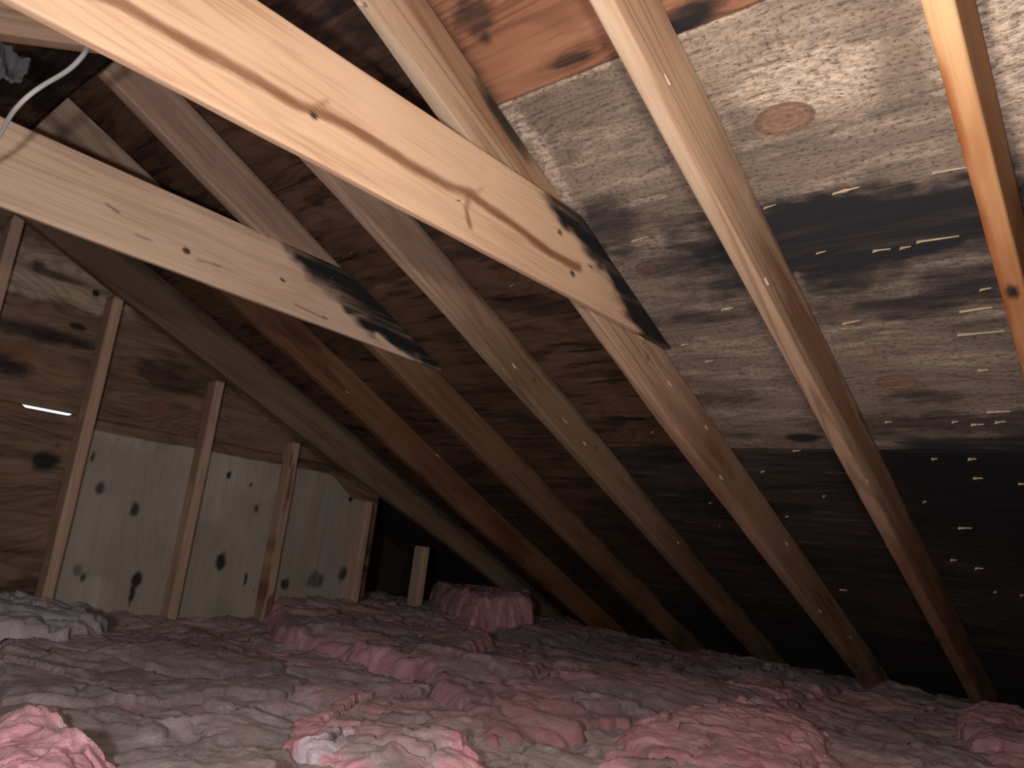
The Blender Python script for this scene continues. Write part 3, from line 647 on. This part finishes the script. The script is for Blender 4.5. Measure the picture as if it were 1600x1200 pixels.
# opposite slope of the deck
a0 = np.array([RX, 0, RZ]); far = a0 + 3.9 * S2
def far_sheet(mat, a0_, a1_, y0, y1, seed, paint):
    st_ = .012; A, B = np.meshgrid(np.linspace(a0_, a1_, int((a1_ - a0_) / st_)), np.linspace(y0, y1, int((y1 - y0) / st_)), indexing='ij')
    P0 = np.array([RX, 0, RZ]); Vf = P0 + A[..., None] * S2 + B[..., None] * np.array([0, 1, 0]) + UP
    idx = np.arange(A.size).reshape(A.shape); F = np.stack([idx[:-1, :-1], idx[1:, :-1], idx[1:, 1:], idx[:-1, 1:]], -1).reshape(-1, 4).tolist()
    me = mesh_from('sheathing_panel', Vf.reshape(-1, 3), F); x = B.ravel(); z = A.ravel()
    set_attr(me, 'gco', np.stack([x + seed, z + (fbm(x * 3, z * 3, seed, 3) - .5) * .05, 0 * x], -1), 'FLOAT_VECTOR')
    st = np.zeros((len(x), 3)); st[:, 0], st[:, 1] = paint(x, z); set_attr(me, 'stain_light', st, 'FLOAT_VECTOR'); set_attr(me, 'knot', 0 * x + 3, 'FLOAT')
    o = link('sheathing_panel', me, mat, far_roof); md = o.modifiers.new('s', 'SOLIDIFY'); md.thickness = .012; md.offset = 1; return o
far_roof = bpy.data.objects.new('ceiling', None); COL.objects.link(far_roof); tag(far_roof, kind='structure')
def pf(x, z): return .8 * ss(.5, .65, fbm(x * 4, z * 5, 171, 4)), .4 * ss(.45, .6, fbm(x * 3, z * 4, 172, 3))
far_sheet(MT['ply_gable'], .0, 1.22, 1.0, 2.88, 3, pf); far_sheet(MT['ply_dark'], .0, 1.22, -1.45, 1.0, 4, pf); far_sheet(MT['ply_dark'], 1.222, 3.9, -1.45, 2.88, 5, pf)
slab('ceiling', [(RX + .01, -1.45, RZ + .016), (far[0], -1.45, far[2] + .016), (far[0], 2.95, far[2] + .016), (RX + .01, 2.95, RZ + .016)], tuple(.012 * N2))
slab('wall_left', [(far[0], -1.5, -.62), (far[0], 4.0, -.62), (far[0], 4.0, far[2] + .03), (far[0], -1.5, far[2] + .03)], (-.02, 0, 0))
er = S4 * S + DECK * N
slab('wall_right', [(er[0] - .01, -1.5, -.62), (er[0] - .01, 2.9, -.62), (er[0] - .01, 2.9, er[2] + .03), (er[0] - .01, -1.5, er[2] + .03)], (.02, 0, 0))
slab('wall_front', [(far[0], -1.45, -.62), (er[0] + .01, -1.45, -.62), (er[0] + .01, -1.45, RZ + .1), (far[0], -1.45, RZ + .1)], (0, -.02, 0))
slab('ridge_light_block_1', [(RX - .15, -1.5, RZ + .02), (RX + .15, -1.5, RZ + .02), (RX + .15, 2.95, RZ + .02), (RX - .15, 2.95, RZ + .02)], (0, 0, .02))  # unseen cap added over the ridge to block stray daylight
# bay beyond
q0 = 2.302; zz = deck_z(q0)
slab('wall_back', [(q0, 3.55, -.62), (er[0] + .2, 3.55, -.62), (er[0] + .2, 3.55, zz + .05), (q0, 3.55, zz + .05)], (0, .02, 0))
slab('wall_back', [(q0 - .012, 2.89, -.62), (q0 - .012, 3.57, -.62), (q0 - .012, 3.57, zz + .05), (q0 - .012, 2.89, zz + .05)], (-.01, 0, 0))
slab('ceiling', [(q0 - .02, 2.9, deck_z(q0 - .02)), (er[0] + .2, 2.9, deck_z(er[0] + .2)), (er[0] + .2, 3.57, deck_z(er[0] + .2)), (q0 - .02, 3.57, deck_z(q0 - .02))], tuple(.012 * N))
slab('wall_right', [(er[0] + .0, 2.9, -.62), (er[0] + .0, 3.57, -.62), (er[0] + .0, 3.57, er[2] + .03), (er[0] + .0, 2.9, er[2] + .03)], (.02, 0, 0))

# ------------------------------------------------------------------ nail tips and splinters poking through the deck
rnd = random.Random(5)
def splinter(u, v, length, label=None, nail=True, wdt=.0035, ang=0.0):
    s, y = on_deck(u, v)
    bm = bmesh.new()
    n = 7; prev = None
    for k in range(n):
        t = k / (n - 1); a = (t - .5) * length; ww = wdt * math.sin(math.pi * min(max(t, .06), .94)) * (1 + .4 * rnd.uniform(-1, 1)); lift = .0015 + .006 * (t ** 2) * rnd.uniform(.5, 1)
        ring = []
        for (dw, dn) in ((-1, 0), (0, -1), (1, 0), (0, .4)):
            p = (s + dw * ww + a * math.sin(ang)) * S + (DECK - .0005 - (lift if dn < .1 else 0) + (dn * .0012)) * N + np.array([0, y + a * math.cos(ang), 0]) + UP
            ring.append(bm.verts.new(p))
        if prev:
            for i in range(4): bm.faces.new((prev[i], prev[(i + 1) % 4], ring[(i + 1) % 4], ring[i]))
        else: bm.faces.new(ring[::-1])
        prev = ring
    bm.faces.new(prev)
    me = bpy.data.meshes.new('splinter'); bm.normal_update(); bm.to_mesh(me); bm.free()
    o = link('splinter', me, MT['splinter'], roof)
    if nail:
        bm = bmesh.new(); bmesh.ops.create_cone(bm, segments=8, radius1=.0016, radius2=.0004, depth=.012, cap_ends=True)
        me = bpy.data.meshes.new('nail_tip'); bm.to_mesh(me); bm.free()
        q = link('nail_tip', me, MT['nail'], roof)
        base = s * S + (DECK - .005) * N + np.array([0, y, 0]) + UP
        zax = Vector(-N); q.matrix_world = Matrix.Translation(Vector(base)) @ zax.to_track_quat('Z', 'Y').to_matrix().to_4x4()
for (u, v, L, w_) in ((1322, 296, .075, .005), (1485, 264, .085, .003), (1465, 372, .11, .003), (1378, 389, .05, .002), (1415, 385, .03, .002), (1283, 393, .03, .0015), (1203, 321, .04, .0018),
                   (1000, 372, .07, .0022), (1137, 481, .045, .006), (1070, 537, .03, .004), (1108, 563, .03, .003), (1330, 502, .06, .003), (1245, 703, .05, .0035), (1527, 662, .06, .002),
                   (1388, 658, .035, .002), (1492, 658, .03, .002), (1563, 658, .05, .003), (1560, 642, .07, .007), (1525, 482, .09, .007), (1532, 519, .13, .003), (1536, 577, .03, .004), (1540, 450, .03, .003),
                   (1192, 736, .025, .002), (1288, 774, .02, .002), (1528, 746, .05, .0018), (1445, 783, .02, .003), (1508, 824, .08, .0016), (1490, 874, .04, .0015), (1530, 887, .05, .0012),
                   (1318, 921, .06, .0012), (1230, 806, .02, .002), (1596, 755, .03, .002), (1597, 929, .02, .002), (1555, 924, .02, .0015), (1460, 716, .03, .001), (1519, 716, .04, .001),
                   (1020, 674, .02, .002), (867, 736, .01, .002), (800, 445, .02, .002), (550, 394, .02, .002), (1110, 785, .02, .002), (1125, 820, .01, .002), (1570, 290, .05, .006)):
    splinter(u, v, L * (.62 if v < 650 else .42), wdt=w_ * (.6 if v < 650 else .42), ang=rnd.uniform(-.1, .1), nail=rnd.random() < .6)
# bare nails and splits on the timbers
for (x_, y_, z_, lab) in ((0.0, 0, 0, ''),):
    pass

def chip(host, u, v, y, L, wd, mat, name, seed):
    x, z_ = on_y(u, v, y); inv = host.matrix_world.inverted(); p = inv @ Vector((x, y, z_ + CAM_Z)); r_ = random.Random(seed)
    bm = bmesh.new(); prev = None; n = 6; a = r_.uniform(-.3, .3)
    for k in range(n):
        t = k / (n - 1); q = (t - .5) * L; ww = wd * (.15 + math.sin(math.pi * t) * r_.uniform(.7, 1.1))
        ring = [bm.verts.new((p.x + q, p.y - .0035 * dy - .002 * t, p.z + q * a + dz * ww)) for dy, dz in ((-.6, -1), (1, -.5), (1, .5), (-.6, 1))]
        if prev:
            for i in range(4): bm.faces.new((prev[i], prev[(i + 1) % 4], ring[(i + 1) % 4], ring[i]))
        else: bm.faces.new(ring[::-1])
        prev = ring
    bm.faces.new(prev); bm.normal_update()
    me = bpy.data.meshes.new(name); bm.to_mesh(me); bm.free(); link(name, me, mat, host)
rf = [o for o in COL.objects if o.name.startswith('rafter')]      # in building order, right to left
ties = [o for o in COL.objects if o.name.startswith('collar_tie')]
for (h_, u, v, y, L, wd) in ((1, 1040, 125, .609, .022, .004), (1, 1196, 440, .609, .02, .002), (1, 1354, 752, .612, .02, .002), (2, 1046, 600, 1.010, .025, .004), (2, 1103, 668, 1.010, .02, .004), (2, 1126, 746, 1.010, .02, .004),
                             (2, 1229, 850, 1.008, .02, .003), (2, 1281, 955, 1.006, .02, .003), (2, 1329, 996, 1.005, .02, .002), (2, 1000, 527, 1.011, .03, .004), (2, 562, 6, 1.005, .012, .008),
                             (3, 913, 693, 1.436, .018, .003), (3, 803, 572, 1.434, .02, .004), (3, 1059, 848, 1.444, .012, .003), (3, 883, 658, 1.434, .03, .002),
                             (5, 671, 645, 2.28, .03, .003), (5, 684, 712, 2.295, .03, .004), (5, 543, 613, 2.262, .02, .004), (6, 512, 612, 2.745, .02, .003)):
    chip(rf[h_], u, v, y + .001, L * .9, wd * .5, MT['splinter'], 'splinter', int(u))
for (h_, u, v, y) in ((5, 798, 852, 2.31), (4, 734, 783, 1.866)): chip(rf[h_], u, v, y, .008, .003, MT['nail'], 'nail', int(u))
for (h_, u, v, y) in ((0, 922, 417, YT1), (0, 714, 314, YT1), (1, 518, 434, YT2), (1, 441, 437, YT2), (1, 508, 497, YT2)): chip(ties[h_], u, v, y + .0025, .007, .003, MT['nail'], 'nail', int(u))

# ------------------------------------------------------------------ cable and paper scrap in the top left
def tube(name, pts, r, mat, seg=10, flat=1.0):
    cu = bpy.data.curves.new(name, 'CURVE'); cu.dimensions = '3D'; sp_ = cu.splines.new('NURBS'); sp_.points.add(len(pts) - 1)
    for p, q in zip(sp_.points, pts): p.co = (q[0], q[1], q[2] + CAM_Z, 1)
    sp_.order_u = 4; sp_.use_endpoint_u = True; cu.bevel_depth = r; cu.bevel_resolution = 3; cu.resolution_u = 8; cu.use_fill_caps = True
    tmp = bpy.data.objects.new('tmp', cu); COL.objects.link(tmp)
    dg = bpy.context.evaluated_depsgraph_get(); me = bpy.data.meshes.new_from_object(tmp.evaluated_get(dg)); bpy.data.objects.remove(tmp)
    me.polygons.foreach_set('use_smooth', [True] * len(me.polygons)); me.materials.clear()
    return link(name, me, mat)
def at(u, v, y): x, z = on_y(u, v, y); return (x, y, z)
cab = tube('cable', [(.315, 1.22, .70), at(135, 60, 1.25), at(140, 72, 1.3), at(128, 90, 1.33), at(106, 112, 1.36), at(75, 128, 1.40), at(48, 146, 1.42), at(30, 163, 1.44), at(14, 182, 1.48), at(0, 215, 1.56), at(-30, 250, 1.62), at(-150, 300, 1.72), (-.3, 1.80, .58), (-.9, 1.9, .60)], .0040, MT['cable'])
tag(cab, 'light grey electric cable sagging between the two collar ties at top left', 'cable')
def scrap():
    nx, nz = 40, 24
    U, V_ = np.meshgrid(np.linspace(0, 1, nx), np.linspace(0, 1, nz), indexing='ij')
    x0, z0 = on_y(-20, 112, 1.66); x1, z1 = on_y(50, 90, 1.66)
    low = .03 * fbm(U * 7, U * 0, 201, 3)
    X = x0 + (x1 - x0) * U + .0; Z = z0 + (z1 - z0 + .022) * V_ * (1 - .25 * U) + low * (1 - V_); Yv = 1.68 + (fbm(U * 3, V_ * 2, 202, 2) - .5) * .05
    n = X.size; idx = np.arange(n).reshape(X.shape)
    F = np.stack([idx[:-1, :-1], idx[1:, :-1], idx[1:, 1:], idx[:-1, 1:]], -1).reshape(-1, 4).tolist()
    me = mesh_from('insulation_scrap', np.stack([X, Yv, Z + CAM_Z], -1).reshape(-1, 3), F)
    o = link('insulation_scrap', me, MT['scrap']); md = o.modifiers.new('s', 'SOLIDIFY'); md.thickness = .008
    tag(o, 'torn grey scrap tucked under the far slope above the cable', 'insulation'); return o
scrap()

# ------------------------------------------------------------------ insulation
ZI = -.37
def relief(x, y, seed=0):
    wx = x + (fbm(x * 5, y * 5, seed + 1, 3) - .5) * .16; wy = y + (fbm(x * 5, y * 5, seed + 2, 3) - .5) * .16
    h1, e1, c1 = plates(wx, wy * 1.0, .24, seed + 10, 1.6)
    h2, e2, c2 = plates(wx * 1.0 + 5, wy + 3, .085, seed + 20, 1.4)
    h3, e3, c3 = plates(wx + 9, wy + 1, .035, seed + 30, 1.2)
    lump = (fbm(x * 2.2, y * 2.2, seed + 3, 3) - .5)
    fine = (fbm(x * 45, y * 45, seed + 4, 3) - .5)
    rid = 1 - np.abs(2 * fbm(wx * 9, wy * 9, seed + 5, 3) - 1)
    rid2 = 1 - np.abs(2 * fbm(wx * 24, wy * 24, seed + 6, 3) - 1)
    h = lump * .085 + (h1 - .5) * .017 + (h2 - .5) * .009 * (.2 + 1.2 * c1) + (h3 - .5) * .002 + fine * .003 + (rid - .8) * .022 + (rid2 - .8) * .007 - .012 * ss(.05, .0, e1) * (c1 > .4)
    return h, e1, e2, c1, c2, lump
def poly_sd(x, y, poly):
    d = np.full(x.shape, 1e9); inside = np.zeros(x.shape, bool); n = len(poly)
    for i in range(n):
        x0, y0 = poly[i]; x1, y1 = poly[(i + 1) % n]
        dx, dy = x1 - x0, y1 - y0; t = np.clip(((x - x0) * dx + (y - y0) * dy) / (dx * dx + dy * dy + 1e-12), 0, 1)
        d = np.minimum(d, np.hypot(x - x0 - t * dx, y - y0 - t * dy))
        c = ((y0 > y) != (y1 > y)); xx = (x1 - x0) * (y - y0) / (y1 - y0 + 1e-12) + x0
        inside ^= c & (x < xx)
    return np.where(inside, d, -d)
def batt(poly, off, H, edge, step, label, dust=.7, lav=0.0, seed=0, rag=.05, name='insulation_batt', mod=None, rough=1.0, share=None, topgrey=.0, curl=0.0, tone=1.0):
    """soft slab over a ground polygon; top at ZI+off with crumpled relief, rounded torn edges dropping by H"""
    xs = [p[0] for p in poly]; ys = [p[1] for p in poly]
    X, Y = np.meshgrid(np.arange(min(xs) - .05, max(xs) + .05, step), np.arange(min(ys) - .05, max(ys) + .05, step), indexing='ij')
    sd = poly_sd(X, Y, poly) + (fbm(X * 7, Y * 7, seed + 50, 4) - .5) * rag * 2 + (fbm(X * 30, Y * 30, seed + 51, 3) - .5) * rag * .5
    rs = seed if share is None else share
    h, e1, e2, c1, c2, lump = relief(X, Y, rs)
    prof = np.sqrt(np.clip(1 - (1 - np.clip(sd / edge, 0, 1)) ** 2, 0, 1))
    Z = ZI + off + h * rough - H * (1 - prof) + curl * np.exp(-((sd - edge * .8) / (edge * .6)) ** 2)
    if mod: Z = Z + mod(X, Y)
    keep = sd > -step * 1.5
    Z = np.where(sd < 0, ZI + off - H - .02, Z)
    idx = -np.ones(X.shape, int); f = keep[:-1, :-1] & keep[1:, :-1] & keep[1:, 1:] & keep[:-1, 1:]
    used = np.zeros(X.shape, bool); used[:-1, :-1] |= f; used[1:, :-1] |= f; used[1:, 1:] |= f; used[:-1, 1:] |= f
    idx[used] = np.arange(used.sum())
    F = np.stack([idx[:-1, :-1][f], idx[1:, :-1][f], idx[1:, 1:][f], idx[:-1, 1:][f]], -1)
    # overhang the vertical wall slightly with noise so torn faces are not smooth
    wallw = ss(edge * 1.2, 0, sd)
    Xo = X + (fbm(Z * 40 + X * 9, Y * 25, seed + 60, 3) - .5) * .03 * wallw; Yo = Y + (fbm(X * 25, Z * 40 + Y * 9, seed + 61, 3) - .5) * .03 * wallw
    V = np.stack([Xo[used], Yo[used], Z[used] + CAM_Z], -1)
    # skirt down to the floor side gives the batt its body
    me = bpy.data.meshes.new(name); me.from_pydata(V.tolist(), [], F.tolist()); me.update()
    me.polygons.foreach_set('use_smooth', [True] * len(me.polygons))
    dst = dust + (c1 - .5) * .3 + (c2 - .5) * .12 + (fbm(X * 3, Y * 3, seed + 70, 5) - .5) * 1.5 - .9 * wallw * (1 - topgrey)
    lv = lav + .55 * ss(.75, .95, c2) * (lav > -.5) * .6
    tear_shade = ss(.05, .0, e1) * .8 * ss(.45, .6, fbm(X * 6, Y * 6, seed + 80, 2))  # cracks between plates painted dark, shade put into the colour
    tint = np.stack([np.clip(dst, 0, 1.2), np.clip(lv + 0 * X, 0, 1), np.clip(tear_shade, 0, 1)], -1)[used]
    set_attr(me, 'tint', tint, 'FLOAT_VECTOR')
    tn = (tone * (.82 + .36 * ss(.25, .75, fbm(X * 2.2, Y * 2.2, seed + 90, 4))) * (1 + .25 * (c2 - .5)))[used]  # nearer batts toned lighter for the light's falloff, plus random dust variation
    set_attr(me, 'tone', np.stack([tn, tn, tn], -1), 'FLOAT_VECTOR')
    o = link(name, me, MT['insul']); tag(o, label, 'insulation batt')
    return o
def z(u, v): return on_z(u, v)
# broad lower layer, three batts
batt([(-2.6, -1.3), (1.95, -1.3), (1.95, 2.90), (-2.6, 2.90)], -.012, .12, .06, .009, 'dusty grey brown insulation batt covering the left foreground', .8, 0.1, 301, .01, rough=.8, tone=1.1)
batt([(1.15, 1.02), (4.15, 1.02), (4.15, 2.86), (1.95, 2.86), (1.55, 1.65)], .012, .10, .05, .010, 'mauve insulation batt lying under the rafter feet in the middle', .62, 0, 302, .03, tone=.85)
batt([(1.20, -1.3), (4.15, -1.3), (4.15, 1.05), (2.3, 1.04), (1.90, 1.06), (1.28, .90)], .004, .10, .05, .009, 'rosy insulation batt filling the lower right corner', .50, 0, 303, .03)
batt([(2.2, 2.70), (4.15, 2.75), (4.15, 3.5), (2.2, 3.5)], -.02, .10, .05, .012, 'insulation batt in the dark corner past the alone standing stud', .8, 0, 304, .02)
# upper layers
batt([z(412, 940), z(520, 925), z(640, 945), z(745, 975), z(770, 1010), z(735, 1050), z(645, 1052), z(560, 1030), z(425, 990)], .040, .085, .05, .008, 'pink batt with a torn side in front of the pale board', .75, 0, 305, .03)
batt([z(672, 962), z(668, 945), z(760, 952), z(838, 972), z(832, 992), z(735, 992)], .145, .19, .06, .007, 'raised pink batt end beside the lone short stud', .15, 0, 306, .02)
batt([z(-60, 935), z(70, 940), z(150, 955), z(160, 985), z(105, 1003), z(0, 1000), z(-80, 990)], .030, .05, .03, .007, 'crumpled lavender grey insulation at the foot of the left stud', .9, .75, 307, .03, rough=1.3)
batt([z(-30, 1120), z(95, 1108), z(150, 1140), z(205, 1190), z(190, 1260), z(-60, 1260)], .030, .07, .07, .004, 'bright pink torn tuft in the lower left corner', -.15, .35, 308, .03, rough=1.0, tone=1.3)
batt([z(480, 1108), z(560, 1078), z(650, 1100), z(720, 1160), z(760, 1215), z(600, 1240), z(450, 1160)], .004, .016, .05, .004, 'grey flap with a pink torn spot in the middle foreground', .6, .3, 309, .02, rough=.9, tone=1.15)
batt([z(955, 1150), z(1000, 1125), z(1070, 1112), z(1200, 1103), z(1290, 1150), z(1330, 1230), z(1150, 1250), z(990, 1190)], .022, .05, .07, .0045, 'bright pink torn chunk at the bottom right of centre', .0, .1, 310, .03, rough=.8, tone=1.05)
batt([z(1490, 1125), z(1530, 1108), z(1620, 1140), z(1800, 1200), z(1750, 1300), z(1540, 1230)], .04, .08, .05, .006, 'pink batt edge at the lower right corner', .0, 0, 311, .03)
batt([z(1120, 1080), z(1160, 1050), z(1225, 1045), z(1290, 1085), z(1240, 1100)], .03, .06, .06, .007, 'rounded mauve lump of insulation below the fourth rafter foot', .55, .2, 312, .03)
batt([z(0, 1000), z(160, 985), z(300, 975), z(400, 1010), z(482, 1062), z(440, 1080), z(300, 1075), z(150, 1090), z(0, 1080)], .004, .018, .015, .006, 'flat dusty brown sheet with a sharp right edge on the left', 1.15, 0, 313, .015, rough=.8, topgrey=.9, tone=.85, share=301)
